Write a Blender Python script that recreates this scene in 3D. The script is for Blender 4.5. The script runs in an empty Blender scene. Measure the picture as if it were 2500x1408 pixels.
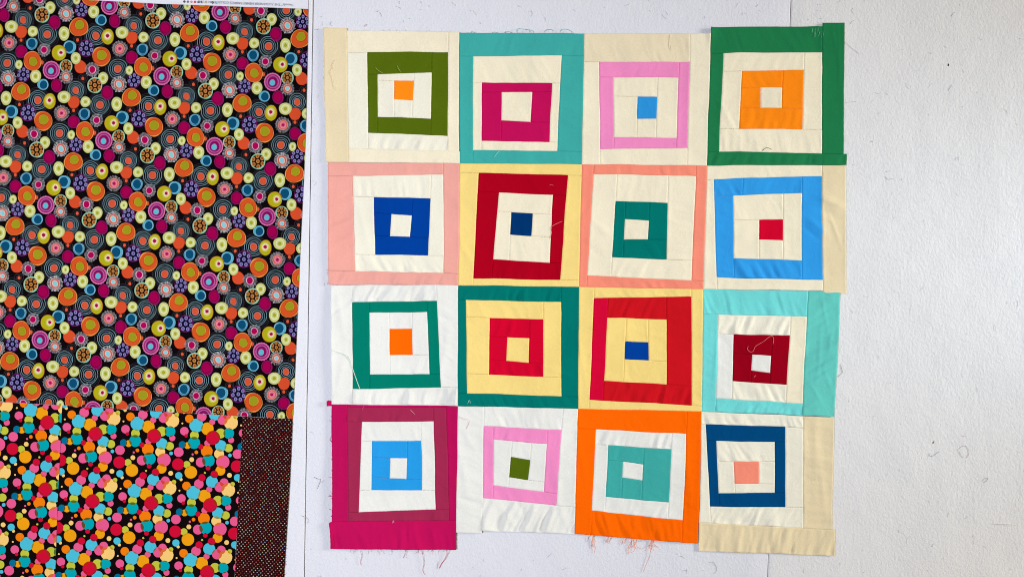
import bpy, math, random
import numpy as np
from mathutils import Vector
from mathutils.geometry import delaunay_2d_cdt

random.seed(7)
scene = bpy.context.scene
COL = scene.collection

# ------------------------------------------------------------------ camera, world, lamps, exposure
# 1 photo pixel = 1 mm on the wall; the wall is vertical (XZ plane), the camera looks along +Y.
CX, CY, ZC = 1250.0, 704.0, 1.5
DIST = 1.95
cam = bpy.data.cameras.new('camera')
cam.sensor_fit = 'HORIZONTAL'
cam.sensor_width = 36.0
cam.lens = 36.0 * DIST / 2.5
cam.clip_start = 0.05
cam.clip_end = 60
camo = bpy.data.objects.new('camera', cam)
camo.location = (0, -DIST, ZC)
camo.rotation_euler = (math.radians(90), 0, 0)
COL.objects.link(camo)
scene.camera = camo

world = bpy.data.worlds.new('World')
scene.world = world
world.use_nodes = True
bg = world.node_tree.nodes['Background']
bg.inputs['Color'].default_value = (1.0, 0.66, 0.38, 1)
bg.inputs['Strength'].default_value = 0.08


def area(name, loc, target, size, size_y, power, color, spread=180):
    l = bpy.data.lights.new(name, 'AREA')
    l.shape = 'RECTANGLE'
    l.size, l.size_y = size, size_y
    l.energy = power
    l.color = color
    l.spread = math.radians(spread)
    o = bpy.data.objects.new(name, l)
    o.location = loc
    d = Vector(target) - Vector(loc)
    o.rotation_euler = d.to_track_quat('-Z', 'Y').to_euler()
    COL.objects.link(o)
    return o


area('window_light_right', (9.0, -2.9, 3.0), (0.1, 0, 1.45), 2.0, 2.0, 800, (1.0, 0.938, 0.79))
area('fill_light_front', (-2.6, -5.2, 1.2), (-0.75, 0, 1.4), 1.7, 1.7, 63, (0.84, 0.89, 1.0), 73)  # added cool frontal fill, fading towards the right of the wall
area('wall_fill_right', (2.5, -0.75, 1.58), (1.0, 0, 1.55), 0.35, 0.5, 1.9, (0.70, 0.85, 1.0), 52)  # unseen lamp added to brighten the right board at mid height
area('wall_fill_lower_right', (2.4, -0.65, 0.62), (1.25, 0, 0.70), 0.35, 0.25, 0.24, (1.0, 0.95, 0.84), 42)  # unseen lamp added to lift the lower right corner, leaving a darker band above

vs = scene.view_settings
vs.view_transform = 'Standard'
vs.look = 'None'
vs.exposure = 0.0
vs.gamma = 1.0
scene.render.engine = 'CYCLES'
scene.cycles.use_denoising = True
scene.cycles.max_bounces = 6
scene.cycles.filter_width = 1.0


# ------------------------------------------------------------------ helpers
def P(px, py, h):
    """photo pixel + height off the wall in mm -> world point"""
    return ((px - CX) / 1000.0, -h / 1000.0, (CY - py) / 1000.0 + ZC)


def lin(c):
    c = c / 255.0
    return c / 12.92 if c <= 0.04045 else ((c + 0.055) / 1.055) ** 2.4


ILL = 1.08


def S(rgb):
    return tuple(min(0.9, max(0.0006, lin(v) / ILL)) for v in rgb)


def vn(x, y, seed=0):
    """smooth value noise, -1..1, vectorised"""
    x = np.asarray(x, float) + seed * 17.37
    y = np.asarray(y, float) + seed * 9.71
    xi = np.floor(x)
    yi = np.floor(y)
    fx = x - xi
    fy = y - yi
    fx = fx * fx * fx * (fx * (fx * 6 - 15) + 10)
    fy = fy * fy * fy * (fy * (fy * 6 - 15) + 10)

    def hsh(a, b):
        v = np.sin(a * 127.1 + b * 311.7 + seed * 74.7) * 43758.5453
        return (v - np.floor(v)) * 2 - 1
    a = hsh(xi, yi)
    b = hsh(xi + 1, yi)
    c = hsh(xi, yi + 1)
    d = hsh(xi + 1, yi + 1)
    return (a * (1 - fx) + b * fx) * (1 - fy) + (c * (1 - fx) + d * fx) * fy


def make_obj(name, verts, faces, mat, parent=None, smooth=True, props=None):
    me = bpy.data.meshes.new(name)
    me.from_pydata(verts, [], faces)
    if smooth:
        me.polygons.foreach_set('use_smooth', [True] * len(me.polygons))
    me.materials.append(mat)
    me.update()
    o = bpy.data.objects.new(name, me)
    COL.objects.link(o)
    if parent is not None:
        o.parent = parent
    for k, v in (props or {}).items():
        o[k] = v
    return o


def empty(name, label=None, cat=None, parent=None, group=None):
    o = bpy.data.objects.new(name, None)
    o.empty_display_size = 0.05
    COL.objects.link(o)
    if parent is not None:
        o.parent = parent
    if label:
        o['label'] = label
    if cat:
        o['category'] = cat
    if group:
        o['group'] = group
    return o


class Tubes:
    """collects thin thread tubes into one mesh"""

    def __init__(self):
        self.v, self.f = [], []

    def add(self, pts, r=0.35, n=5):
        # pts: list of (px, py, h); smoothed with Catmull-Rom
        p = [Vector(q) for q in pts]
        if len(p) < 2:
            return
        ext = [p[0] * 2 - p[1]] + p + [p[-1] * 2 - p[-2]]
        sm = []
        for i in range(1, len(ext) - 2):
            a, b, c, d = ext[i - 1:i + 3]
            for k in range(4):
                t = k / 4
                sm.append(0.5 * ((2 * b) + (c - a) * t + (2 * a - 5 * b + 4 * c - d) * t * t + (-a + 3 * b - 3 * c + d) * t ** 3))
        sm.append(p[-1])
        base = len(self.v)
        m = len(sm)
        for i, q in enumerate(sm):
            t = (sm[min(i + 1, m - 1)] - sm[max(i - 1, 0)])
            if t.length < 1e-6:
                t = Vector((1, 0, 0))
            t.normalize()
            u = t.cross(Vector((0, 0, 1)))
            if u.length < 1e-3:
                u = Vector((1, 0, 0))
            u.normalize()
            w = t.cross(u)
            rr = r * (0.6 if i in (0, m - 1) else 1)
            for k in range(n):
                a = math.tau * k / n
                s = q + u * math.cos(a) * rr + w * math.sin(a) * rr
                self.v.append(P(s.x, s.y, s.z))
        for i in range(m - 1):
            for k in range(n):
                a = base + i * n + k
                b = base + i * n + (k + 1) % n
                self.f.append((a, b, b + n, a + n))

    def build(self, name, mat, parent=None, **props):
        return make_obj(name, self.v, self.f, mat, parent, True, props)


# ------------------------------------------------------------------ materials
def nodes_of(name):
    m = bpy.data.materials.new(name)
    m.use_nodes = True
    nt = m.node_tree
    b = nt.nodes['Principled BSDF']
    return m, nt, b


def fabric_mat(name, rgb, speckle=0.06, rough=0.86, attr=None, bump=0.18, wrinkle=0.35, sheen=0.0):
    m, nt, b = nodes_of(name)
    N, L = nt.nodes, nt.links
    tc = N.new('ShaderNodeTexCoord')
    # weave speckle
    n1 = N.new('ShaderNodeTexNoise')
    n1.inputs['Scale'].default_value = 420
    n1.inputs['Detail'].default_value = 3
    L.new(tc.outputs['Object'], n1.inputs['Vector'])
    # uneven dye over a hand's breadth
    n2 = N.new('ShaderNodeTexNoise')
    n2.inputs['Scale'].default_value = 11
    n2.inputs['Detail'].default_value = 3
    L.new(tc.outputs['Object'], n2.inputs['Vector'])
    mr = N.new('ShaderNodeMapRange')
    mr.inputs['From Min'].default_value = 0.3
    mr.inputs['From Max'].default_value = 0.7
    mr.inputs['To Min'].default_value = 1 - speckle
    mr.inputs['To Max'].default_value = 1 + speckle
    L.new(n1.outputs['Fac'], mr.inputs['Value'])
    mr2 = N.new('ShaderNodeMapRange')
    mr2.inputs['From Min'].default_value = 0.3
    mr2.inputs['From Max'].default_value = 0.7
    mr2.inputs['To Min'].default_value = 0.965
    mr2.inputs['To Max'].default_value = 1.035
    L.new(n2.outputs['Fac'], mr2.inputs['Value'])
    mu = N.new('ShaderNodeMath')
    mu.operation = 'MULTIPLY'
    L.new(mr.outputs[0], mu.inputs[0])
    L.new(mr2.outputs[0], mu.inputs[1])
    vm = N.new('ShaderNodeVectorMath')
    vm.operation = 'SCALE'
    if attr:
        at = N.new('ShaderNodeAttribute')
        at.attribute_name = attr
        L.new(at.outputs['Color'], vm.inputs[0])
    else:
        vm.inputs[0].default_value = rgb
    L.new(mu.outputs[0], vm.inputs['Scale'])
    L.new(vm.outputs[0], b.inputs['Base Color'])
    b.inputs['Roughness'].default_value = rough
    b.inputs['Specular IOR Level'].default_value = 0.012
    b.inputs['Sheen Weight'].default_value = sheen
    b.inputs['Sheen Roughness'].default_value = 0.5
    # relief: slubs across the weave + soft handling wrinkles
    mp = N.new('ShaderNodeMapping')
    mp.inputs['Scale'].default_value = (300, 300, 900)
    L.new(tc.outputs['Object'], mp.inputs['Vector'])
    n3 = N.new('ShaderNodeTexNoise')
    n3.inputs['Scale'].default_value = 1
    n3.inputs['Detail'].default_value = 2
    L.new(mp.outputs[0], n3.inputs['Vector'])
    n4 = N.new('ShaderNodeTexNoise')
    n4.inputs['Scale'].default_value = 26
    n4.inputs['Detail'].default_value = 4
    n4.inputs['Roughness'].default_value = 0.55
    n4.inputs['Distortion'].default_value = 0.6
    L.new(tc.outputs['Object'], n4.inputs['Vector'])
    b1 = N.new('ShaderNodeBump')
    b1.inputs['Strength'].default_value = wrinkle
    b1.inputs['Distance'].default_value = 0.004
    L.new(n4.outputs['Fac'], b1.inputs['Height'])
    b2 = N.new('ShaderNodeBump')
    b2.inputs['Strength'].default_value = bump
    b2.inputs['Distance'].default_value = 0.0006
    L.new(n3.outputs['Fac'], b2.inputs['Height'])
    L.new(b1.outputs[0], b2.inputs['Normal'])
    L.new(b2.outputs[0], b.inputs['Normal'])
    return m


def felt_mat(name, rgb):
    m, nt, b = nodes_of(name)
    N, L = nt.nodes, nt.links
    tc = N.new('ShaderNodeTexCoord')
    mp = N.new('ShaderNodeMapping')
    mp.inputs['Scale'].default_value = (150, 80, 116)
    L.new(tc.outputs['Object'], mp.inputs['Vector'])
    n1 = N.new('ShaderNodeTexNoise')
    n1.inputs['Scale'].default_value = 1
    n1.inputs['Detail'].default_value = 4
    n1.inputs['Roughness'].default_value = 0.6
    n1.inputs['Distortion'].default_value = 0.4
    L.new(mp.outputs[0], n1.inputs['Vector'])
    n2 = N.new('ShaderNodeTexNoise')
    n2.inputs['Scale'].default_value = 7
    n2.inputs['Detail'].default_value = 3
    L.new(tc.outputs['Object'], n2.inputs['Vector'])
    n3 = N.new('ShaderNodeTexNoise')
    n3.inputs['Scale'].default_value = 300
    n3.inputs['Detail'].default_value = 3
    L.new(tc.outputs['Object'], n3.inputs['Vector'])
    ba = N.new('ShaderNodeBump')
    ba.inputs['Strength'].default_value = 0.5
    ba.inputs['Distance'].default_value = 0.012
    L.new(n2.outputs['Fac'], ba.inputs['Height'])
    bb = N.new('ShaderNodeBump')
    bb.inputs['Strength'].default_value = 0.6
    bb.inputs['Distance'].default_value = 0.0026
    L.new(n1.outputs['Fac'], bb.inputs['Height'])
    L.new(ba.outputs[0], bb.inputs['Normal'])
    L.new(bb.outputs[0], b.inputs['Normal'])
    mr = N.new('ShaderNodeMapRange')
    mr.inputs['From Min'].default_value = 0.3
    mr.inputs['From Max'].default_value = 0.7
    mr.inputs['To Min'].default_value = 0.965
    mr.inputs['To Max'].default_value = 1.02
    L.new(n3.outputs['Fac'], mr.inputs['Value'])
    vm = N.new('ShaderNodeVectorMath')
    vm.operation = 'SCALE'
    vm.inputs[0].default_value = rgb
    L.new(mr.outputs[0], vm.inputs['Scale'])
    L.new(vm.outputs[0], b.inputs['Base Color'])
    b.inputs['Roughness'].default_value = 0.95
    b.inputs['Specular IOR Level'].default_value = 0.04
    return m


def plain_mat(name, rgb, rough=0.8):
    m, nt, b = nodes_of(name)
    N, L = nt.nodes, nt.links
    tc = N.new('ShaderNodeTexCoord')
    n = N.new('ShaderNodeTexNoise')
    n.inputs['Scale'].default_value = 300
    L.new(tc.outputs['Object'], n.inputs['Vector'])
    mr = N.new('ShaderNodeMapRange')
    mr.inputs['To Min'].default_value = 0.8
    mr.inputs['To Max'].default_value = 1.2
    L.new(n.outputs['Fac'], mr.inputs['Value'])
    vm = N.new('ShaderNodeVectorMath')
    vm.operation = 'SCALE'
    vm.inputs[0].default_value = rgb
    L.new(mr.outputs[0], vm.inputs['Scale'])
    L.new(vm.outputs[0], b.inputs['Base Color'])
    b.inputs['Roughness'].default_value = rough
    b.inputs['Specular IOR Level'].default_value = 0.15
    return m


# ------------------------------------------------------------------ design wall: three felt-covered boards
FELT = felt_mat('white_felt', (0.658, 0.660, 0.698))
FELT_R = felt_mat('warm_white_felt', (0.684, 0.676, 0.668))
wall = make_obj('wall', [P(-500, -400, -16), P(3000, -400, -16), P(3000, 1800, -16), P(-500, 1800, -16)], [(0, 3, 2, 1)],
                plain_mat('grey_wall', (0.30, 0.29, 0.28)), None, False, {'kind': 'structure'})


def xl(y):      # right edge of the left board
    return 763.5 - 21.5 * y / 1408


def xr(y):      # joint between the middle and the right board
    return 1932 - 57.5 * y / 1408


def board(left, right, top, label, rr=(2.5, 2.5), mat=None):
    """slab with rounded vertical edges; left/right are functions of y"""
    ys = np.linspace(-380, 1780, 73)
    cols = []
    back = -14.0
    for side in (0, 1):
        r = rr[side]
        pr = []
        for k in range(6):
            a = math.pi / 2 * k / 5
            pr.append((r - r * math.sin(a), top - r + r * math.cos(a)))   # inset, height (front -> side)
        cols.append(pr)
    V, F = [], []
    prof_l = [(d, h) for d, h in reversed(cols[0])]
    prof_r = cols[1]
    n = None
    for y in ys:
        L, R = left(y), right(y)
        wob = 0.35 * float(vn(y / 70, 0.3, 5))
        row = [(L + wob, back)] + [(L + d + wob, h) for d, h in prof_l]
        for t in np.linspace(0, 1, 26)[1:-1]:
            row.append((L + 4 + (R - L - 8) * t, top))
        wr = 0.35 * float(vn(y / 70, 3.3, 6))
        row += [(R - d + wr, h) for d, h in prof_r] + [(R + wr, back)]
        n = len(row)
        for x, h in row:
            V.append(P(x, y, h))
    for j in range(len(ys) - 1):
        for i in range(n - 1):
            a = j * n + i
            F.append((a, a + n, a + n + 1, a + 1))
    return make_obj('design_board', V, F, mat or FELT, None, True, {'kind': 'structure', 'label': label, 'category': 'board'})


LT = 3.0
board(lambda y: -450, xl, LT, 'white felt board behind the black printed fabrics')
board(lambda y: xl(y) + 1.6, lambda y: xr(y) - 0.9, 0.0, 'white felt board behind the quilt top')
BR = board(lambda y: xr(y) + 0.9, lambda y: 2950, 0.0, 'white felt board right of the quilt top', mat=FELT_R)

# small slit pulled open in the felt at the lower right
sv, sf = [], []
for i in range(15):
    t = i / 14
    x = 2417 + 68 * t
    wdt = math.sin(math.pi * t) ** 0.7
    y = 1277 + 2.5 * t
    for dy, h in ((-3.2, 0.02), (-1.2, 1.6 * wdt), (0.2, 1.9 * wdt), (0.9, 0.3), (3.5, 0.6 * wdt), (6.5, 0.02)):
        sv.append(P(x, y + dy * wdt, h + 0.02))
for i in range(14):
    for k in range(5):
        a = i * 6 + k
        sf.append((a, a + 1, a + 7, a + 6))
make_obj('slit', sv, sf, FELT_R, BR, True)

# ------------------------------------------------------------------ printed fabrics on the left
BLACK = (15, 9, 13)


def blob(cx, cy, rx, ry=None, n=22, wob=0.03, rng=random, rot=0.0):
    ry = ry or rx
    p1, p2, p3 = (rng.random() * math.tau for _ in range(3))
    out = []
    for k in range(n):
        a = math.tau * k / n
        s = 1 + wob * (math.sin(2 * a + p1) + 0.7 * math.sin(3 * a + p2) + 0.35 * math.sin(5 * a + p3))
        x, y = rx * s * math.cos(a), ry * s * math.sin(a)
        out.append((cx + x * math.cos(rot) - y * math.sin(rot), cy + x * math.sin(rot) + y * math.cos(rot)))
    return out


def cell_motifs():
    """every motif of one repeat, painter's order, in 4.6925 units per pixel"""
    rng = random.Random(3)
    out = []

    def B(cx, cy, rx, ry=None, c=BLACK, n=22, w=0.03, rot=0.0):
        out.append((blob(cx, cy, rx, ry, n, w, rng, rot), c))

    def line(cx, cy, rx, ry, c, wd, n=26, w=0.025):
        st = rng.getstate()
        B(cx, cy, rx, ry, c, n, w)
        rng.setstate(st)
        B(cx, cy, rx - wd, (ry or rx) - wd, BLACK, n, w)

    def smalldot(x, y, r=17):
        line(x, y, 52, 55, (62, 58, 62), 5, 20)
        line(x, y, 34, 36, (62, 58, 62), 5, 18)
        B(x, y, r, r * 1.2, (226, 92, 58), 12)

    def rings(x, y, r):
        line(x, y, r * 1.30, r * 1.36, (66, 66, 72), 3.4)
        line(x, y, r * 1.17, r * 1.22, (66, 66, 72), 3.4)
        for k, f in enumerate((1.0, 0.80, 0.60)):
            line(x, y, r * f, r * f * 1.06, (136, 182, 196) if k % 2 == 0 else (128, 160, 170), 4.8)
        B(x, y, r * 0.41, r * 0.45, (168, 155, 165), 18)
        B(x, y, r * 0.36, r * 0.40, (222, 88, 52), 18)

    def solid(x, y, rx, ry):
        B(x, y, rx, ry, (176, 66, 32))
        B(x, y, rx * 0.96, ry * 0.96, (226, 82, 44))

    def pale(x, y, rx, ry=None):
        ry = ry or rx
        B(x, y, rx, ry, (200, 205, 118))
        B(x, y, rx * 0.9, ry * 0.9, (214, 214, 136), w=0.02)
        B(x, y, rx * 0.66, ry * 0.66, (240, 240, 192), w=0.02)
        B(x, y, rx * 0.52, ry * 0.52, (212, 216, 132), w=0.02)
        B(x, y, rx * 0.28, ry * 0.28, (172, 172, 40), 12)

    def spikes(x, y, r, rin, white, n):
        for k in range(n):
            a = math.tau * (k + rng.uniform(-0.2, 0.2)) / n
            da = math.tau / n * rng.uniform(0.2, 0.31)
            ro = r * rng.uniform(0.9, 1.05)
            g = rng.choice((-30, -10, 0, 10))
            c = tuple(max(0, min(255, v + g)) for v in white)
            out.append(([(x + rin * math.cos(a - da * .5), y + rin * math.sin(a - da * .5)),
                         (x + ro * math.cos(a - da), y + ro * math.sin(a - da)),
                         (x + ro * math.cos(a + da), y + ro * math.sin(a + da)),
                         (x + rin * math.cos(a + da * .5), y + rin * math.sin(a + da * .5))], c))

    def fuzzy_salmon(x, y, r, white, oval, rot):
        B(x, y, r * 0.8, None, (34, 28, 32), 18)
        spikes(x, y, r, r * 0.5, white, 38)
        B(x, y, r * 0.62, r * 0.64, (238, 176, 158), 20)
        B(x, y, r * 0.56, r * 0.58, (214, 102, 84), 20)
        B(x, y, r * 0.36, r * 0.36 * oval, (238, 200, 190), 16, 0.02, rot)
        B(x, y, r * 0.27, r * 0.29 * oval, (138, 212, 218), 14, 0.02, rot)

    def fuzzy_star(x, y, r):
        B(x, y, r * 0.8, None, (34, 28, 32), 18)
        spikes(x, y, r, r * 0.55, (170, 165, 168), 40)
        B(x, y, r * 0.62, r * 0.66, (240, 170, 150), 20)
        B(x, y, r * 0.57, r * 0.61, (222, 104, 88), 20)
        B(x, y, r * 0.42, r * 0.46, (240, 140, 160), 16)
        pts = []
        for k in range(18):
            rr_ = r * (0.34 if k % 2 == 0 else 0.16)
            pts.append((x + rr_ * math.cos(math.tau * k / 18), y + rr_ * math.sin(math.tau * k / 18)))
        out.append((pts, (184, 14, 84)))

    def fuzzy_mag(x, y, r):
        B(x, y, r * 0.8, None, (34, 28, 32), 18)
        spikes(x, y, r, r * 0.5, (170, 166, 170), 40)
        B(x, y, r * 0.52, r * 0.56, (240, 178, 208), 18)
        B(x, y, r * 0.42, r * 0.47, (182, 6, 84), 18)

    def yellow(x, y, rx, ry, sx, sy, sr):
        B(x, y, rx, ry, (156, 92, 28))
        B(x, y, rx * 0.955, ry * 0.955, (214, 160, 44), w=0.03)
        B(x, y, rx * 0.9, ry * 0.9, (186, 180, 26), w=0.03)
        B(sx, sy, sr, sr * 1.1, (214, 206, 92), 16)
        B(sx, sy, sr * 0.72, sr * 0.8, (246, 220, 186), 16)
        pts = []
        for k in range(16):
            rr_ = sr * (0.55 if k % 2 == 0 else 0.34)
            pts.append((sx + rr_ * math.cos(math.tau * k / 16), sy + rr_ * math.sin(math.tau * k / 16)))
        out.append((pts, (168, 12, 76)))

    def blue(x, y, rx, ry, ox, oy):
        B(x, y, rx, ry, (124, 186, 206))
        B(x + ox * .2, y + oy * .2, rx * 0.93, ry * 0.93, (88, 176, 200) if abs(ox) + abs(oy) > 6 else (60, 130, 166), w=0.02)
        B(x - ox, y - oy, rx * 0.82, ry * 0.82, (128, 186, 216), w=0.02)
        B(x - ox, y - oy, rx * 0.72, ry * 0.74, (14, 80, 114), w=0.02)

    def magenta(x, y, rx, ry):
        B(x, y, rx, ry, (142, 22, 92))
        B(x - rx * .06, y - ry * .05, rx * 0.80, ry * 0.80, (112, 4, 62), w=0.02)
        B(x - rx * .06, y - ry * .06, rx * 0.71, ry * 0.72, (168, 2, 78), w=0.02)

    def purple(x, y, rx, ry):
        B(x, y, rx, ry, (104, 24, 92))
        B(x - 3, y, rx * 0.86, ry * 0.88, (16, 12, 42), w=0.02)
        B(x, y, rx * 0.22, ry * 0.24, (142, 134, 190), 12)
        B(x, y, rx * 0.11, ry * 0.12, (84, 74, 134), 8)
        for k in range(7):
            a = math.tau * k / 7 + 0.3
            qx, qy = x + rx * 0.68 * math.cos(a), y + ry * 0.66 * math.sin(a)
            B(qx, qy, rx * 0.215, ry * 0.235, (146, 138, 194), 12)
            B(qx, qy, rx * 0.11, ry * 0.12, (88, 78, 138), 8)

    def brown(x, y, rx, ry):
        B(x, y, rx, ry, (150, 206, 174))
        B(x, y, rx * 0.84, ry * 0.84, (44, 18, 8), w=0.05)
        B(x, y, rx * 0.24, ry * 0.25, (204, 146, 82), 12)
        B(x, y, rx * 0.15, ry * 0.15, (166, 92, 20), 8)
        for k in range(6):
            a = math.tau * k / 6 + 0.45
            qx, qy = x + rx * 0.66 * math.cos(a), y + ry * 0.66 * math.sin(a)
            B(qx, qy, rx * 0.25, ry * 0.26, (204, 142, 78), 12)
            B(qx, qy, rx * 0.16, ry * 0.16, (160, 82, 18), 8)

    def rosette(x, y, rx, ry):
        pts = []
        for k in range(60):
            a = math.tau * k / 60
            s = 1 + 0.025 * math.cos(a * 20)
            pts.append((x + rx * s * math.cos(a), y + ry * s * math.sin(a)))
        out.append((pts, (222, 120, 172)))
        B(x, y, rx * 0.88, ry * 0.88, (190, 62, 130), w=0.01)
        B(x, y, rx * 0.80, ry * 0.80, (140, 14, 90), w=0.01)
        B(x, y, rx * 0.73, ry * 0.73, (188, 96, 158), w=0.015)
        B(x, y, rx * 0.60, ry * 0.60, (128, 30, 104), w=0.015)
        B(x, y + 2, rx * 0.50, ry * 0.48, (152, 8, 84), w=0.015)
        B(x - 5, y + 8, rx * 0.34, ry * 0.36, (150, 150, 204), 16)
        B(x - 5, y + 8, rx * 0.28, ry * 0.30, (96, 192, 206), 16)

    def orange(x, y, rx, ry, ox, oy, r):
        B(x, y, rx, ry, (240, 166, 78), 28)
        B(x, y, rx * 0.94, ry * 0.94, (196, 72, 26), 26, 0.025)
        B(x, y, rx * 0.89, ry * 0.89, (226, 88, 38), 26, 0.025)
        B(ox, oy, r * 1.22, r * 1.3, (186, 62, 16), 20)
        B(ox, oy, r * 1.08, r * 1.15, (218, 158, 50), 20)
        B(ox, oy, r * 0.98, r * 1.04, (164, 158, 32), 18)

    smalldot(360, 105)
    smalldot(255, 470)
    smalldot(900, 468)
    smalldot(495, 725, 20)
    rings(280, 240, 96)
    rings(555, 405, 108)
    rings(1110, 420, 106)
    rings(95, 730, 108)
    solid(257, 375, 68, 72)
    solid(935, 775, 70, 76)
    pale(590, 100, 60, 70)
    fuzzy_mag(518, 580, 78)
    fuzzy_mag(1068, 805, 84)
    blue(378, 510, 65, 70, 0, 4)
    blue(812, 548, 70, 76, 8, 0)
    blue(1170, 240, 62, 65, -6, -3)
    yellow(1245, 430, 72, 92, 1243, 420, 50)
    yellow(690, 615, 86, 90, 712, 612, 46)
    magenta(62, 185, 66, 77)
    magenta(640, 268, 71, 79)
    magenta(257, 600, 68, 76)
    purple(945, 125, 80, 86)
    purple(1000, 562, 92, 98)
    brown(770, 765, 71, 76)
    brown(497, 180, 88, 90)
    fuzzy_salmon(170, 85, 78, (168, 162, 166), 1.0, 0)
    fuzzy_salmon(772, 170, 92, (206, 202, 204), 1.25, -0.5)
    fuzzy_star(118, 500, 90)
    rosette(602, 812, 98, 104)
    pale(145, 315, 72)
    pale(390, 370, 60)
    pale(748, 395, 63, 80)
    pale(1085, 145, 62, 75)
    pale(880, 675, 58, 68)
    pale(228, 748, 43, 52)
    orange(915, 320, 106, 108, 925, 295, 48)
    orange(1172, 655, 105, 110, 1175, 640, 52)
    orange(385, 708, 101, 113, 392, 712, 46)
    return out


def dye(c, k=0.72):
    return tuple(k * v for v in S(c))


def printed(name, outline, shapes, base, hfun, mat, parent, blend=None, grid=13.0, edge_step=10.0, label=None):
    """one flat sheet whose faces carry the print: exact planar arrangement of all printed shapes"""
    ol = []
    for i in range(len(outline)):
        a, b = outline[i], outline[(i + 1) % len(outline)]
        L = math.hypot(b[0] - a[0], b[1] - a[1])
        k = max(1, int(L / edge_step))
        for t in range(k):
            ol.append((a[0] + (b[0] - a[0]) * t / k, a[1] + (b[1] - a[1]) * t / k))
    x0, x1 = min(p[0] for p in ol), max(p[0] for p in ol)
    y0, y1 = min(p[1] for p in ol), max(p[1] for p in ol)
    V = [Vector(p) for p in ol]
    F = [list(range(len(ol)))]
    cols = [base]
    for poly, c in shapes:
        xs = [p[0] for p in poly]
        ys = [p[1] for p in poly]
        if max(xs) < x0 or min(xs) > x1 or max(ys) < y0 or min(ys) > y1:
            continue
        s = len(V)
        V += [Vector(p) for p in poly]
        F.append(list(range(s, s + len(poly))))
        cols.append(c)
    rg = random.Random(11)
    gy = y0
    while gy < y1:
        gx = x0
        while gx < x1:
            V.append(Vector((gx + rg.uniform(1, grid - 1), gy + rg.uniform(1, grid - 1))))
            gx += grid
        gy += grid
    rv, re_, rf, ov, oe, of = delaunay_2d_cdt(V, [], F, 1, 1e-4)
    faces, fc = [], []
    kd = 0.80 if blend else 0.74
    cl = [dye(c, kd) for c in cols]
    for f, o in zip(rf, of):
        if 0 not in o:
            continue
        hit = sorted(set(o))
        if blend and len(hit) > 2:
            c = dye(blend(cols[hit[-2]], cols[hit[-1]]), kd)
        else:
            c = cl[hit[-1]]
        faces.append(tuple(f))
        fc.append(c)
    used = sorted({i for f in faces for i in f})
    mp = {v: i for i, v in enumerate(used)}
    X = np.array([rv[i].x for i in used])
    Y = np.array([rv[i].y for i in used])
    H = hfun(X, Y)
    verts = [P(x, y, h) for x, y, h in zip(X, Y, H)]
    faces = [tuple(mp[i] for i in f) for f in faces]
    # face the camera (-Y side)
    ff = []
    for f in faces:
        a, b, c = f[:3]
        cr = (X[b] - X[a]) * (Y[c] - Y[a]) - (Y[b] - Y[a]) * (X[c] - X[a])
        ff.append(f if cr < 0 else f[::-1])
    o = make_obj(name, verts, ff, mat, parent, True, {'label': label} if label else None)
    at = o.data.attributes.new('print', 'FLOAT_COLOR', 'FACE')
    arr = np.ones((len(fc), 4), 'f')
    arr[:, :3] = np.array(fc, 'f')
    at.data.foreach_set('color', arr.ravel())
    return o


PRINT = fabric_mat('printed_cotton', None, speckle=0.05, attr='print', wrinkle=0.18, sheen=0.0)


def h_back(x, y):
    h = LT + 2.0 + 0.9 * vn(x / 110, y / 150, 21) + 0.35 * vn(x / 40, y / 60, 22)
    for cx_, sl in ((238, -0.035), (505, -0.04)):      # old fold creases
        h = h + 0.5 * np.exp(-(((x - cx_) - sl * y) / 3.0) ** 2)
    # seams sink
    ys = np.interp(x, [-120, 0, 155, 400, 590, 716], [974, 980, 988, 1004, 1015, 1021])
    h = h - 1.1 * np.exp(-np.abs(y - ys) / 2.2)
    lower = (y > ys - 1)
    xa = np.interp(y, [989, 1243, 1408, 1500], [154.5, 143, 138, 135])
    xb = np.interp(y, [1016, 1408, 1500], [594, 574, 569])
    h = h - lower * (1.2 * np.exp(-np.abs(x - xa) / 1.8) + 1.0 * np.exp(-np.abs(x - xb) / 1.8))
    h = h + lower * 0.7 * np.exp(-((x - xa + 4) / 3.5) ** 2)
    return h


backing = empty('pieced_backing', 'pieced fabric of bright circle and dot prints on black, left of the quilt', 'fabric')
MED = [(-120, -14), (185, 0.5), (400, 12.2), (560, 17.5), (754, 24.5), (752, 150), (748.6, 300), (742.5, 450), (735, 600), (726.5, 800), (717.5, 1000), (716, 1021),
       (590, 1015), (400, 1004), (155, 988), (0, 980), (-120, 974)]
ax, ay = 269.5, 14.3
bx, by = 128.0, 171.1
cell = cell_motifs()
shapes = []
for idx, (poly, c) in enumerate(cell):
    for j in range(-3, 9):
        for i in range(-7, 6):
            ox, oy = i * ax + j * bx, j * by + i * ay
            cx_ = poly[0][0] / 4.6925 + ox
            cy_ = poly[0][1] / 4.6925 + oy
            if -150 < cx_ < 790 and -40 < cy_ < 1060:
                shapes.append(([(p[0] / 4.6925 + ox, p[1] / 4.6925 + oy) for p in poly], c))
printed('medallion_print', MED, shapes, BLACK, h_back, PRINT, backing, label='black cotton printed with crowded bright medallions')

# selvage strip along the top of the medallion cloth, with its colour dots and upside-down line of type
SELV = fabric_mat('selvage_cotton', S((218, 218, 224)), wrinkle=0.2)


def y_top(x):
    return float(np.interp(x, [-120, 185, 400, 560, 754], [-14, 0.5, 12.2, 17.5, 24.5]))


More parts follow.
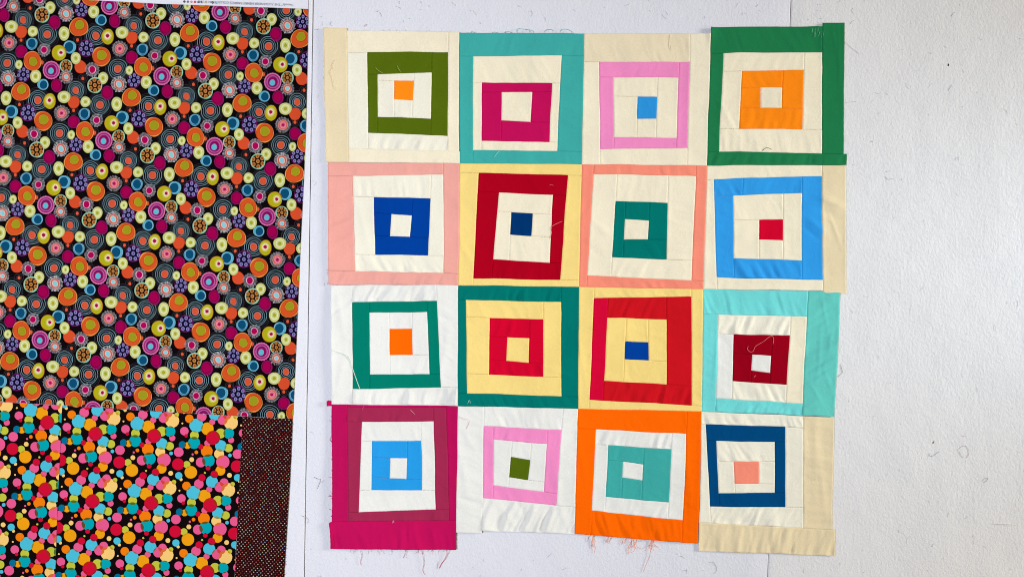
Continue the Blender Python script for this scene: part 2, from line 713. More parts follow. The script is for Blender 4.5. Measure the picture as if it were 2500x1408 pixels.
v, f = [], []
nx = 60
for i in range(nx + 1):
    x = -120 + 873.5 * i / nx
    for k, d in enumerate((0.15, 8, 16, 24, 32, 33)):
        hh = float(h_back(np.array(x), np.array(y_top(x) - d))) - (1.2 if k == 5 else 0)
        v.append(P(x, y_top(x) - d, hh))
for i in range(nx):
    for k in range(5):
        a = i * 6 + k
        f.append((a, a + 6, a + 7, a + 1))
selv = make_obj('selvage', v, f, SELV, backing)
DOTC = [(24, 22, 28), (92, 96, 118), (206, 118, 108), (196, 60, 62), (52, 56, 96), (166, 26, 96), (206, 196, 116), (202, 186, 130), (30, 56, 84), (112, 184, 196)]
dt_v, dt_f, dt_c = [], [], []
for k, c in enumerate(DOTC):
    x = 452.5 + 8.6 * k
    y = 6.6 + 0.30 * k
    s = len(dt_v)
    for q in range(12):
        a = math.tau * q / 12
        xx, yy = x + 3.0 * math.cos(a), y + 2.9 * math.sin(a)
        dt_v.append(P(xx, yy, float(h_back(np.array(xx), np.array(yy))) + 0.12))
    dt_f.append(tuple(range(s, s + 12)))
    dt_c.append(S(c))
dots = make_obj('colour_dot', dt_v, dt_f, PRINT, selv, False, {'kind': 'stuff'})
at = dots.data.attributes.new('print', 'FLOAT_COLOR', 'FACE')
at.data.foreach_set('color', np.array([c + (1,) for c in dt_c], 'f').ravel())


def text_mesh(name, body, size, loc, ang, mat, parent):
    cu = bpy.data.curves.new(name, 'FONT')
    cu.body = body
    cu.size = size
    cu.align_x = 'LEFT'
    tmp = bpy.data.objects.new(name + '_tmp', cu)
    COL.objects.link(tmp)
    dg = bpy.context.evaluated_depsgraph_get()
    me = bpy.data.meshes.new_from_object(tmp.evaluated_get(dg))
    bpy.data.objects.remove(tmp)
    me.materials.clear()
    me.materials.append(mat)
    o = bpy.data.objects.new(name, me)
    o.location = loc
    o.rotation_euler = (math.radians(90), ang, 0)
    COL.objects.link(o)
    o.parent = parent
    return o


INK = plain_mat('grey_ink', S((120, 120, 134)))
text_mesh('lettering', '"decoda" THE ALEXANDER HENRY FABRICS COLLECTION © 2009', 0.0081, P(718.5, 12.6, LT + 3.2), math.radians(180 + 2.1), INK, selv)
WHITE_INK = plain_mat('white_ink', S((225, 225, 228)))
for k in range(10):
    text_mesh('digit', str(k + 1), 0.0030, P(452.5 + 8.6 * k + (1.2 if k < 9 else 2.4), 6.6 + 0.3 * k - 1.4, LT + 3.25), math.radians(182), WHITE_INK, selv)

# large dot print, two pieces
K = 3.075
PK, CN, TL, OR, DO, RD, YL, CR, BL = ((238, 92, 142), (78, 194, 216), (0, 168, 178), (244, 162, 20), (248, 128, 14), (212, 14, 52), (198, 198, 62), (255, 206, 118), (0, 112, 148))
DOTS = [(547, 187, 32, DO), (640, 172, 36, PK), (600, 238, 52, CN), (682, 262, 47, OR), (717, 658, 45, CN), (775, 698, 38, PK), (808, 665, 32, PK), (838, 720, 52, CR),
        (872, 676, 17, YL), (697, 715, 23, PK), (495, 222, 7, CR), (510, 280, 32, PK), (523, 315, 13, RD), (583, 368, 45, TL), (585, 312, 33, YL), (843, 297, 40, TL),
        (782, 297, 37, YL), (683, 370, 24, PK), (725, 330, 53, RD), (860, 347, 23, PK), (495, 382, 27, BL), (533, 388, 25, OR), (633, 397, 20, RD), (783, 390, 43, CN),
        (841, 407, 31, YL), (678, 430, 44, DO), (770, 450, 37, CR), (600, 438, 14, DO), (572, 454, 8, PK), (565, 493, 18, CR), (690, 500, 47, TL), (633, 513, 37, PK),
        (688, 556, 18, RD), (798, 510, 50, PK), (780, 575, 37, OR), (851, 461, 14, CN), (908, 452, 36, PK), (968, 545, 27, YL), (903, 543, 45, RD), (998, 603, 47, OR),
        (848, 610, 18, CR), (925, 657, 12, CR), (908, 628, 27, CN), (664, 591, 8, YL), (735, 603, 28, RD), (642, 628, 27, RD)]


def dot_shapes(ox, oy, px, py, qx, qy, box):
    sh = []
    for (x, y, r, c) in DOTS:
        for i in range(-6, 8):
            for j in range(-3, 5):
                cx_ = (x + i * px + j * qx) / K + ox
                cy_ = (y + i * py + j * qy) / K + 950 + oy
                rr_ = r / K
                if box[0] - 25 < cx_ < box[2] + 25 and box[1] - 25 < cy_ < box[3] + 25:
                    n = 28 if rr_ > 8 else 14
                    sh.append(([(cx_ + rr_ * math.cos(math.tau * k / n + 0.1 * i), cy_ + rr_ * math.sin(math.tau * k / n + 0.1 * i)) for k in range(n)], c))
    return sh


def overprint(a, b):
    m = [(p + q) / 2 for p, q in zip(a, b)]
    if RD in (a, b):
        return (m[0] * 0.80, m[1] * 0.42, m[2] * 0.42)
    if TL in (a, b) or BL in (a, b):
        return (m[0] * 0.80, m[1] * 0.60, m[2] * 0.28)
    return (m[0] * 0.90, m[1] * 0.74, m[2] * 0.42)


DB = (18, 10, 12)
E = 0.35
printed('dot_print', [(-120, 974 + E), (0, 980 + E), (154.5 - E, 988 + E), (143 - E, 1243), (138 - E, 1408), (135 - E, 1500), (-120, 1500)],
        dot_shapes((365 - 285) / K, (245 - 315) / K, 440, 15, -14, 500, (-120, 970, 160, 1500)), DB, h_back, PRINT, backing, overprint, label='narrow left piece of black cotton with large bright dots')
printed('dot_print', [(154.5 + E, 988 + E), (400, 1004 + E), (590, 1015 + E), (594 - E, 1015.4 + E), (574 - E, 1408), (569 - E, 1500), (135 + E, 1500), (138 + E, 1408), (143 + E, 1243)],
        dot_shapes(0, 0, 440, 15, -21.5, 503, (130, 980, 600, 1500)), DB, h_back, PRINT, backing, overprint, label='wide piece of black cotton with large bright dots')
# pin-dot strip
rg = random.Random(5)
pins = []
PC = [(196, 190, 140), (190, 196, 150), (168, 190, 176), (150, 166, 200), (206, 110, 100), (190, 84, 74), (200, 120, 100), (150, 60, 50), (128, 62, 44), (176, 96, 84), (210, 206, 170)]
for j in range(-4, 92):
    for i in range(-60, 60):
        x = 588 + 8.8 * i + 3.84 * j - 9.0 * (j // 2) * 0.94
        y = 1018 + 0.85 * i + 5.42 * j - 0.9 * (j // 2) * 0.94
        if 560 < x < 725 and 1005 < y < 1505:
            pins.append(([(x + 1.4 * math.cos(math.tau * k / 7), y + 1.4 * math.sin(math.tau * k / 7)) for k in range(7)], rg.choice(PC)))
printed('pin_dot_print', [(594 + E, 1015.4 + E), (716, 1021 + E), (713, 1100), (709, 1180), (704, 1260), (699, 1340), (695, 1408), (690, 1500), (569 + E, 1500), (574 + E, 1408)],
        pins, (46, 14, 17), h_back, PRINT, backing, label='dark brown cotton strip with tiny pin dots')

# ------------------------------------------------------------------ quilt top
MATS = {}
PAL = {
    'cream': (235, 225, 197), 'ivory': (233, 228, 208), 'white': (227, 226, 218), 'beige': (226, 209, 170), 'sand': (228, 214, 181), 'fuchsia': (180, 16, 82), 'butter': (240, 211, 127),
    'olive': (82, 101, 14), 'tangerine': (255, 137, 22), 'magenta': (190, 16, 84), 'teal': (62, 166, 158), 'pink': (236, 138, 188), 'cornflower': (46, 146, 214),
    'kelly': (32, 120, 72), 'salmon': (230, 161, 148), 'royal': (0, 61, 148), 'crimson': (168, 0, 28), 'navy': (0, 50, 104), 'coral': (240, 138, 114),
    'pine': (0, 114, 104), 'sky': (50, 152, 222), 'red': (206, 6, 44), 'aqua': (112, 210, 206), 'garnet': (146, 0, 24), 'wine': (158, 40, 76),
    'orange': (255, 102, 4), 'prussian': (0, 70, 120), 'brick': (198, 20, 30), 'rose_red': (208, 8, 52), 'emerald': (0, 120, 100), 'azure': (38, 150, 218), 'mint': (100, 196, 184),
}
for k, c in PAL.items():
    lightc = sum(c) > 560
    MATS[k] = fabric_mat(k + '_cotton', S(c), speckle=0.05 if lightc else 0.045, wrinkle=0.40, bump=0.25)

# each block: zoom origin, scale, quads from the centre outwards (TL,TR,BR,BL), seam flags, colours
BLOCKS = [
    dict(o=(780, 50), s=3.911, f='hvvv', label='top row, olive square ring on cream around a small orange square',
         q=[[(718, 580), (903, 583), (893, 769), (716, 756)], [(560, 520), (1075, 503), (1068, 947), (558, 925)], [(463, 312), (1231, 308), (1227, 1107), (470, 1078)],
            [(262, 104), (1335, 115), (1335, 1252), (283, 1226)], [(40, 104), (1335, 115), (1338, 1363), (62, 1358)]],
         c=['tangerine', 'ivory', 'olive', 'ivory', 'beige'], over={(3, 'T'): 'cream', (3, 'R'): 'cream', (4, 'B'): 'cream'}, ext={(4, 'L'): (7, 0)}, puck={(3, 'B'): 1.1}),
    dict(o=(1100, 50), s=3.911, f='hhhv', label='top row, teal border and magenta square ring with cream centre',
         q=[[(490, 688), (778, 687), (765, 973), (485, 960)], [(303, 598), (967, 603), (943, 1166), (296, 1153)], [(217, 345), (1057, 343), (1017, 1253), (213, 1240)],
            [(85, 130), (1273, 128), (1252, 1375), (90, 1365)]],
         c=['cream', 'magenta', 'cream', 'teal'], puck={(2, 'B'): 0.9}),
    dict(o=(1410, 50), s=3.911, f='hvvv', label='top row, pink square ring on cream around a blue square',
         q=[[(573, 733), (759, 738), (754, 943), (568, 943)], [(340, 547), (962, 552), (947, 1128), (345, 1118)], [(205, 402), (1067, 402), (1050, 1222), (215, 1232)],
            [(62, 138), (1270, 128), (1232, 1388), (42, 1378)]],
         c=['cornflower', 'cream', 'pink', 'cream'], over={(3, 'T'): 'sand'}),
    dict(o=(1710, 40), s=3.705, f='hvhh', label='top row, kelly green border around an orange square with cream centre',
         q=[[(543, 647), (737, 648), (729, 836), (539, 832)], [(370, 500), (930, 490), (915, 1026), (347, 1023)], [(203, 338), (1095, 330), (1092, 1243), (162, 1227)],
            [(92, 106), (1297, 96), (1285, 1346), (57, 1350)]],
         c=['cream', 'tangerine', 'cream', 'kelly'], ext={(3, 'R'): (8, 0), (3, 'B'): (0, 8)}, puck={(3, 'B'): 0.6, (1, 'B'): 0.6}),
    dict(o=(780, 380), s=4.142, f='hvhh', label='second row, salmon border and royal blue square ring with white centre',
         q=[[(732, 592), (936, 608), (920, 822), (717, 815)], [(556, 422), (1123, 434), (1100, 1007), (563, 1001)], [(342, 208), (1255, 192), (1258, 1188), (361, 1168)],
            [(92, 75), (1420, 78), (1412, 1307), (92, 1302)]],
         c=['ivory', 'royal', 'ivory', 'salmon'], puck={(2, 'B'): 1.2, (3, 'B'): 0.9, (2, 'T'): 0.6, (3, 'L'): 0.7}),
    dict(o=(1100, 380), s=4.14, f='hhhv', label='second row, butter yellow border and crimson ring around a navy square',
         q=[[(614, 572), (829, 586), (818, 813), (605, 798)], [(487, 373), (1034, 402), (1000, 1081), (430, 1048)], [(283, 176), (1183, 203), (1106, 1253), (230, 1238)],
            [(95, 85), (1325, 93), (1298, 1323), (85, 1308)]],
         c=['navy', 'cream', 'crimson', 'butter'], puck={(2, 'B'): 0.8}),
    dict(o=(1400, 380), s=4.14, f='vvhv', label='second row, coral border and pine green square ring with cream centre',
         q=[[(517, 640), (757, 658), (750, 846), (508, 845)], [(425, 461), (947, 481), (941, 1048), (389, 1024)], [(202, 190), (1232, 208), (1191, 1262), (138, 1208)],
            [(80, 95), (1345, 103), (1312, 1348), (57, 1322)]],
         c=['cream', 'pine', 'cream', 'coral'], puck={(3, 'B'): 0.7, (3, 'T'): 0.6}),
    dict(o=(1700, 380), s=4.023, f='hvvv', label='second row, sky blue square ring on cream around a red square',
         q=[[(614, 632), (847, 631), (846, 834), (612, 826)], [(357, 392), (1031, 371), (1031, 1031), (365, 1008)], [(166, 233), (1228, 203), (1236, 1223), (197, 1195)],
            [(100, 100), (1464, 95), (1468, 1331), (68, 1308)]],
         c=['red', 'cream', 'sky', 'cream'], over={(3, 'R'): 'beige'}, ext={(3, 'R'): (0, 6)}, split={(2, 'T'): 0.335}, puck={(2, 'B'): 1.3, (2, 'T'): 0.5}),
    dict(o=(790, 680), s=4.266, f='vvhv', label='third row, emerald square ring on white around a bright orange square',
         q=[[(691, 520), (924, 518), (927, 790), (691, 793)], [(486, 352), (1083, 345), (1106, 990), (484, 996)], [(305, 245), (1185, 232), (1222, 1131), (308, 1145)],
            [(80, 65), (1400, 68), (1398, 1316), (90, 1302)]],
         c=['orange', 'white', 'emerald', 'white'], puck={(3, 'T'): 1.9, (3, 'B'): 1.9, (1, 'B'): 0.6, (3, 'L'): 0.9, (3, 'R'): 0.8}),
    dict(o=(1100, 680), s=4.268, f='hvhh', label='third row, pine green border, yellow ring and red square with yellow centre',
         q=[[(590, 606), (820, 615), (815, 870), (580, 852)], [(408, 405), (964, 420), (967, 1017), (398, 996)], [(162, 220), (1150, 240), (1152, 1222), (172, 1190)],
            [(78, 70), (1333, 85), (1327, 1350), (78, 1325)]],
         c=['butter', 'red', 'butter', 'pine'], puck={(3, 'T'): 1.3, (3, 'B'): 1.2, (1, 'B'): 0.9, (1, 'T'): 0.6}),
    dict(o=(1400, 680), s=4.141, f='vvhv', label='third row, yellow border and brick red ring around a small blue square',
         q=[[(522, 633), (754, 642), (756, 825), (512, 810)], [(342, 396), (938, 409), (942, 1068), (309, 1027)], [(208, 195), (1189, 180), (1196, 1279), (163, 1218)],
            [(52, 83), (1310, 105), (1293, 1340), (45, 1310)]],
         c=['royal', 'butter', 'brick', 'butter'], over={(2, 'L'): 'rose_red'}, puck={(2, 'T'): 1.1, (2, 'B'): 1.3, (2, 'L'): 0.7, (3, 'T'): 0.7}),
    dict(o=(1690, 690), s=4.024, f='hvvv', label='third row, aqua border and dark red square ring with white centre',
         q=[[(584, 701), (772, 713), (763, 883), (577, 858)], [(402, 505), (951, 518), (923, 1001), (388, 963)], [(252, 312), (1120, 333), (1078, 1187), (225, 1133)],
            [(105, 65), (1450, 90), (1395, 1310), (90, 1262)]],
         c=['white', 'garnet', 'ivory', 'aqua'], over={(2, 'L'): 'white', (2, 'R'): 'cream', (3, 'R'): 'mint'}, puck={(2, 'T'): 1.3, (2, 'B'): 1.5, (3, 'B'): 1.3, (3, 'T'): 0.8, (3, 'R'): 1.2}),
    dict(o=(780, 960), s=3.2, f='hvhh', label='bottom row, magenta and wine borders, sky blue square ring with white centre',
         q=[[(555, 500), (685, 503), (681, 665), (551, 660)], [(416, 366), (797, 367), (803, 753), (412, 752)], [(336, 218), (894, 217), (911, 903), (312, 922)],
            [(220, 104), (990, 110), (1020, 988), (230, 995)], [(98, 85), (1083, 97), (1069, 1216), (104, 1206)]],
         c=['white', 'azure', 'white', 'wine', 'magenta'], over={(4, 'L'): 'fuchsia', (4, 'R'): 'fuchsia', (4, 'T'): 'fuchsia'}, rf={4: 'vvhh'}, ext={(4, 'B'): (5, 0)}, puck={(4, 'B'): 0.8, (3, 'T'): 0.8, (3, 'B'): 0.8, (4, 'L'): 0.6}),
    dict(o=(1090, 960), s=3.806, f='vvhv', label='bottom row, pink square ring on white around an olive square',
         q=[[(598, 584), (775, 612), (760, 799), (583, 776)], [(442, 423), (932, 463), (906, 911), (434, 852)], [(350, 297), (1069, 337), (1020, 1033), (336, 967)],
            [(105, 115), (1220, 138), (1188, 1308), (92, 1262)]],
         c=['olive', 'white', 'pink', 'white'], ext={(3, 'L'): (0, 6)}, puck={(3, 'B'): 1.6, (3, 'T'): 0.8, (3, 'L'): 0.8, (3, 'R'): 0.8, (1, 'B'): 0.6}),
    dict(o=(1380, 970), s=3.274, f='hvvv', label='bottom row, bright orange border around a teal square with white centre',
         q=[[(459, 509), (621, 527), (614, 655), (454, 635)], [(342, 378), (846, 409), (824, 830), (323, 787)], [(242, 250), (966, 288), (937, 973), (211, 898)],
            [(100, 85), (1088, 110), (1060, 1162), (75, 1078)]],
         c=['white', 'teal', 'white', 'orange'], puck={(3, 'B'): 1.1, (2, 'T'): 1.2, (2, 'B'): 0.8}),
    dict(o=(1680, 980), s=3.353, f='hhhv', label='bottom row, prussian blue square ring on cream around a coral square',
         q=[[(368, 486), (572, 487), (572, 668), (376, 664)], [(228, 318), (704, 328), (704, 743), (246, 742)], [(142, 182), (791, 205), (793, 860), (178, 853)],
            [(108, 80), (940, 115), (938, 1032), (88, 982)], [(108, 80), (1183, 120), (1172, 1262), (80, 1215)]],
         c=['coral', 'ivory', 'prussian', 'ivory', 'beige'], ext={(4, 'B'): (0, 7)}, rf={4: 'hhhv'}, flagfix=True, puck={(3, 'T'): 1.2, (3, 'B'): 1.4, (4, 'B'): 1.3, (1, 'T'): 0.7, (4, 'R'): 0.5}),
]

# snap the corners that neighbouring blocks share
quads = []
for b in BLOCKS:
    b['Q'] = [[[b['o'][0] + x / b['s'], b['o'][1] + y / b['s']] for x, y in q] for q in b['q']]
corners = [p for b in BLOCKS for p in b['Q'][-1]]
done = set()
for i, p in enumerate(corners):
    if i in done:
        continue
    grp = [j for j, r in enumerate(corners) if j not in done and math.hypot(r[0] - p[0], r[1] - p[1]) < 4.5]
    mx = sum(corners[j][0] for j in grp) / len(grp)
    my = sum(corners[j][1] for j in grp) / len(grp)
    for j in grp:
        corners[j][0], corners[j][1] = mx, my
        done.add(j)


def isect(p, d, a, b):
    """p + t d  with the line a-b"""
    ex, ey = b[0] - a[0], b[1] - a[1]
    den = d[0] * ey - d[1] * ex
    if abs(den) < 1e-9:
        return list(p)
    t = ((a[0] - p[0]) * ey - (a[1] - p[1]) * ex) / den
    return [p[0] + d[0] * t, p[1] + d[1] * t]


def ring(o, i, fl):
    d = lambda a, b: (b[0] - a[0], b[1] - a[1])
    e = [None] * 4
    e[0] = isect(i[0], d(i[1], i[0]), o[3], o[0]) if fl[0] == 'h' else isect(i[0], d(i[3], i[0]), o[0], o[1])
    e[1] = isect(i[1], d(i[0], i[1]), o[1], o[2]) if fl[1] == 'h' else isect(i[1], d(i[2], i[1]), o[0], o[1])
    e[2] = isect(i[2], d(i[3], i[2]), o[1], o[2]) if fl[2] == 'h' else isect(i[2], d(i[1], i[2]), o[3], o[2])
    e[3] = isect(i[3], d(i[2], i[3]), o[3], o[0]) if fl[3] == 'h' else isect(i[3], d(i[0], i[3]), o[3], o[2])
    h = [c == 'h' for c in fl]
    T = [o[0] if h[0] else e[0], o[1] if h[1] else e[1], e[1] if h[1] else i[1], e[0] if h[0] else i[0]]
    R = [i[1] if h[1] else e[1], e[1] if h[1] else o[1], e[2] if h[2] else o[2], i[2] if h[2] else e[2]]
    Bt = [e[3] if h[3] else i[3], e[2] if h[2] else i[2], o[2] if h[2] else e[2], o[3] if h[3] else e[3]]
    L = [e[0] if h[0] else o[0], i[0] if h[0] else e[0], i[3] if h[3] else e[3], e[3] if h[3] else o[3]]
    return dict(T=T, R=R, B=Bt, L=L), [(e[k], i[k]) for k in range(4) if h[k]]


def warp(x, y):
    return x + 0.9 * vn(x / 95, y / 75, 31) + 0.35 * vn(x / 30, y / 26, 33), y + 0.9 * vn(x / 75, y / 95, 32) + 0.35 * vn(x / 26, y / 30, 34)


RIDGES = [  # x, y, angle, half length, half width, mm
    (2028, 494, 22, 34, 9, 3.2), (2020, 520, 24, 30, 9, -2.2), (1988, 548, 38, 26, 8, 2.4), (1978, 568, 38, 26, 7, -2.0), (2036, 560, 70, 42, 4, 1.2),
    (1735, 80, 90, 22, 9, 3.0), (2047, 150, 88, 80, 4, 0.9), (2018, 262, 5, 30, 4, 1.0), (2035, 100, 82, 30, 3, 0.8),
    (2010, 760, 80, 50, 4, 1.0), (1998, 860, 95, 60, 4, 1.1), (2020, 930, 70, 40, 4, 0.9), (1990, 960, 60, 30, 4, 1.0), (2025, 830, 100, 30, 4, 1.0),
    (1000, 1310, 90, 24, 3, 1.4), (933, 1320, 90, 26, 3, 1.2), (1060, 1305, 80, 22, 3, 1.0), (960, 1330, 92, 20, 4, 1.0), (885, 1310, 60, 30, 6, 1.2),
    (1470, 560, 40, 30, 8, 1.4), (1445, 610, 35, 30, 8, -1.2), (1140, 620, 60, 40, 8, 1.4), (890, 560, 75, 70, 8, 1.0),
    (1775, 285, 60, 40, 8, 1.6), (1790, 300, 60, 30, 6, -1.2), (832, 760, 80, 60, 8, 1.8), (835, 900, 100, 60, 8, 1.6), (1085, 860, 100, 60, 9, 1.5),
    (1370, 910, 20, 30, 6, 1.2), (1375, 260, 20, 30, 6, 1.1), (1385, 300, 25, 30, 6, 1.0), (1420, 880, 80, 60, 7, 1.2), (1450, 800, 20, 20, 5, 1.0), (1452, 870, 25, 20, 5, 1.1),
    (1260, 105, 90, 28, 1.6, 0.5), (932, 430, 90, 22, 1.6, 0.5), (931, 678, 90, 16, 1.6, 0.6), (1568, 688, 90, 14, 1.8, 0.7), (1530, 1025, 90, 22, 1.8, 0.6), (958, 1010, 90, 16, 2, 0.8),
    (1012, 1258, 90, 14, 2, 0.8), (1594, 1290, 82, 28, 2.4, 1.0), (1630, 1295, 86, 28, 2.4, 1.0), (1520, 1275, 65, 26, 2.4, 0.9), (1480, 1270, 72, 26, 2.4, 0.8),
    (1830, 1315, 90, 36, 2.0, 1.0), (1884, 1300, 95, 50, 7, 1.6), (1905, 1300, 85, 40, 8, -1.2), (1990, 1080, 90, 90, 9, 1.3), (2005, 1180, 84, 60, 7, 1.1),
    (1130, 1140, 80, 60, 9, 1.6), (1150, 1080, 60, 40, 9, 1.3), (1240, 1260, 55, 40, 8, 1.7), (1275, 1245, 60, 36, 7, -1.4), (1360, 1180, 80, 60, 9, 1.2), (1370, 1245, 70, 36, 8, 1.4),
    (1150, 1000, 40, 34, 6, 1.2), (1745, 880, 95, 80, 4, 0.9), (1420, 1120, 80, 60, 7, 1.0), (1680, 1160, 88, 100, 5, 0.8), (905, 1090, 90, 60, 8, -0.8), (828, 1150, 92, 80, 6, 1.0),
]


def H_quilt(x, y):
    h = 5.2 + 2.0 * vn(x / 150, y / 170, 41) + 0.85 * vn(x / 48, y / 55, 42)
    for (cx_, cy_, an, hl, hw, am) in RIDGES:
        a = math.radians(an)
        u = (x - cx_) * math.cos(a) + (y - cy_) * math.sin(a)
        w = -(x - cx_) * math.sin(a) + (y - cy_) * math.cos(a)
        h = h + am * np.exp(-(u / hl) ** 2 - (w / hw) ** 2)
    # raw left and lower edges hang a little off the felt
    h = h + 4.5 * np.exp(-np.maximum(0, x - 806) / 16) * (np.exp(-((y - 850) / 120) ** 2) + 1.1 * np.exp(-((y - 1215) / 90) ** 2) + 0.5 * np.exp(-((y - 520) / 120) ** 2))
    h = h + 2.0 * np.exp(-np.maximum(0, 1330 - y) / 14) * np.exp(-((x - 900) / 160) ** 2)
    h = h + 2.5 * np.exp(-np.maximum(0, x - 1736) / 8) * np.exp(-np.maximum(0, y - 66) / 16) * (x > 1726)
    return np.maximum(h, 1.6)


def axis(L):
    """parameter values along an edge of length L (px): fine at both ends"""
    ends = [0.0, 0.5, 1.1, 2.2, 4.0, 6.5]
    ends = [e for e in ends if e < L * 0.28]
    n = max(2, int(round((L - 2 * ends[-1]) / 3.6)))
    mid = list(np.linspace(ends[-1], L - ends[-1], n + 1))[1:-1]
    return np.array(ends + mid + [L - e for e in reversed(ends)]) / L


quilt = empty('quilt_top', 'unfinished patchwork quilt top of sixteen square-in-square blocks on white felt', 'quilt')
patch_no = [0]


def patch(name, q, mat, parent, orient, amp):
    patch_no[0] += 1
    sd = patch_no[0] % 97
    q = np.array(q, float)
    wT, wB = np.linalg.norm(q[1] - q[0]), np.linalg.norm(q[2] - q[3])
    hL, hR = np.linalg.norm(q[3] - q[0]), np.linalg.norm(q[2] - q[1])
    W, Hh = (wT + wB) / 2, (hL + hR) / 2
    us, vs_ = axis(W), axis(Hh)
    U, Vv = np.meshgrid(us, vs_)
    X = (1 - Vv) * ((1 - U) * q[0, 0] + U * q[1, 0]) + Vv * ((1 - U) * q[3, 0] + U * q[2, 0])
    Y = (1 - Vv) * ((1 - U) * q[0, 1] + U * q[1, 1]) + Vv * ((1 - U) * q[3, 1] + U * q[2, 1])
    du, dv = np.minimum(U, 1 - U) * W, np.minimum(Vv, 1 - Vv) * Hh
    d = np.minimum(du, dv)
    Xw, Yw = warp(X, Y)
    h = H_quilt(Xw, Yw)
    h = h - 1.15 * np.exp(-d / 0.65) + 0.4 * np.exp(-((d - 3.0) / 3.5) ** 2)
    # gathered puckers run across the strip from its sewn long edges
    if orient == 'x':
        s, t, wd = X + (0.55 * math.sin(sd * 2.3)) * (Y - Y.mean()) + 5 * vn(X / 40, Y / 40, sd + 7), Vv, Hh
    else:
        s, t, wd = Y + (0.5 * math.sin(sd * 1.7)) * (X - X.mean()) + 5 * vn(X / 40, Y / 40, sd + 9), U, W
    fold = 0.85 * vn(s / 13.0, t * 0.9, sd) + 0.45 * vn(s / 6.5, t * 1.1 + 5, sd + 60) + 0.5 * vn(s / 30.0, t * 0.6 + 3, sd + 100)
    fold = fold * (0.45 + 0.75 * np.abs(vn(s / 46.0, 0.5, sd + 31)) * 1.6)
    fine = vn(s / 4.5, t * 1.5, sd + 50)
    if orient == 'x':
        prof = 0.35 + 0.65 * t
    else:
        prof = 0.34 + 0.22 * np.sin(np.pi * t)
    fade = 1 - np.exp(-d / 2.5)
    h = h + amp * 2.9 * fold * prof * fade * min(1.0, wd / 30) + amp * 0.35 * fine * np.exp(-dv / 6) * fade
    h = np.maximum(h, 0.8)
    n, m = U.shape
    verts = [P(x, y, z) for x, y, z in zip(Xw.ravel(), Yw.ravel(), h.ravel())]
    idx = np.arange(n * m).reshape(n, m)
    F = np.stack([idx[:-1, :-1], idx[1:, :-1], idx[1:, 1:], idx[:-1, 1:]], -1).reshape(-1, 4)
    return make_obj(name, verts, F.tolist(), mat, parent)


STITCH = plain_mat('stitch_thread', S((150, 138, 112)))
for bi, b in enumerate(BLOCKS):
    Q = b['Q']
    root = empty('quilt_block', b['label'], None, quilt)
    patch('centre_square', Q[0], MATS[b['c'][0]], root, 'x', 0.15)
    seams = []
    for k in range(1, len(Q)):
        fl = b.get('rf', {}).get(k, b['f'])
        if k == 4 and bi == 0:
            fl = 'vvhv'
        strips, sm = ring(Q[k], Q[k - 1], fl)
        if sum(PAL[b['c'][k]]) > 400:
            seams += [(a, c) for a, c in sm if math.hypot(a[0] - c[0], a[1] - c[1]) > 10]
        for side in 'TRBL':
            q = [list(map(float, p)) for p in strips[side]]
            thick = (math.hypot(q[3][0] - q[0][0], q[3][1] - q[0][1]) + math.hypot(q[2][0] - q[1][0], q[2][1] - q[1][1])) / 2 if side in 'TB' else \
                (math.hypot(q[1][0] - q[0][0], q[1][1] - q[0][1]) + math.hypot(q[2][0] - q[3][0], q[2][1] - q[3][1])) / 2
            if thick < 2.5:
                continue
            ea, eb = b.get('ext', {}).get((k, side), (0, 0))
            if side in 'LR':
                q[0][1] -= ea
                q[1][1] -= ea
                q[2][1] += eb
                q[3][1] += eb
            else:
                q[0][0] -= ea
                q[3][0] -= ea
                q[1][0] += eb
                q[2][0] += eb
            amp = b.get('puck', {}).get((k, side), 0.22 + 0.16 * random.random())
            mat = MATS[b.get('over', {}).get((k, side), b['c'][k])]
            orient = 'x' if side in 'TB' else 'y'
            sp = b.get('split', {}).get((k, side))
            if sp:
                mt = [q[0][i] + (q[1][i] - q[0][i]) * sp for i in (0, 1)]
                mb = [q[3][i] + (q[2][i] - q[3][i]) * (sp - 0.012) for i in (0, 1)]
                patch('strip', [q[0], mt, mb, q[3]], mat, root, orient, amp)
                patch('strip', [mt, q[1], q[2], mb], mat, root, orient, amp)
            else:
                patch('strip', q, mat, root, orient, amp)
    # needle holes / stitches that show in the open seams
    sv, sf = [], []
    for a, c in seams:
        L = math.hypot(a[0] - c[0], a[1] - c[1])
        ux, uy = (c[0] - a[0]) / L, (c[1] - a[1]) / L
        t = 1.5
        while t < L - 2:
            x, y = a[0] + ux * t, a[1] + uy * t
            if random.random() < 0.8:
                s = len(sv)
                for dx, dy in ((-0.75, -0.32), (0.75, -0.32), (0.75, 0.32), (-0.75, 0.32)):
                    X, Y = x + ux * dx - uy * dy, y + uy * dx + ux * dy
                    X, Y = warp(X, Y)
                    sv.append(P(float(X), float(Y), float(H_quilt(np.array(X), np.array(Y))) - 0.55))
                sf.append((s, s + 3, s + 2, s + 1))
            t += 2.7
    if sv:
        make_obj('stitching', sv, sf, STITCH, root, False, {'kind': 'stuff'})
    b['root'] = root

# magenta tab poking out at the left of the bottom row
patch('tab', [(798.5, 977), (811, 979), (811, 990), (799, 990.5)], MATS['magenta'], BLOCKS[12]['root'], 'x', 0.2)
# folded-back allowance at the lower left corner
patch('folded_edge', [(804.5, 1273.5), (812, 1272), (818, 1335), (811.5, 1334)], MATS['magenta'], BLOCKS[12]['root'], 'y', 0.5)

# ------------------------------------------------------------------ frayed threads on the raw edges (parts of the quilt)
THREADS = {k: plain_mat(k + '_thread', S(PAL[k])) for k in ('magenta', 'teal', 'salmon', 'beige', 'white', 'kelly', 'orange')}
rt = random.Random(23)


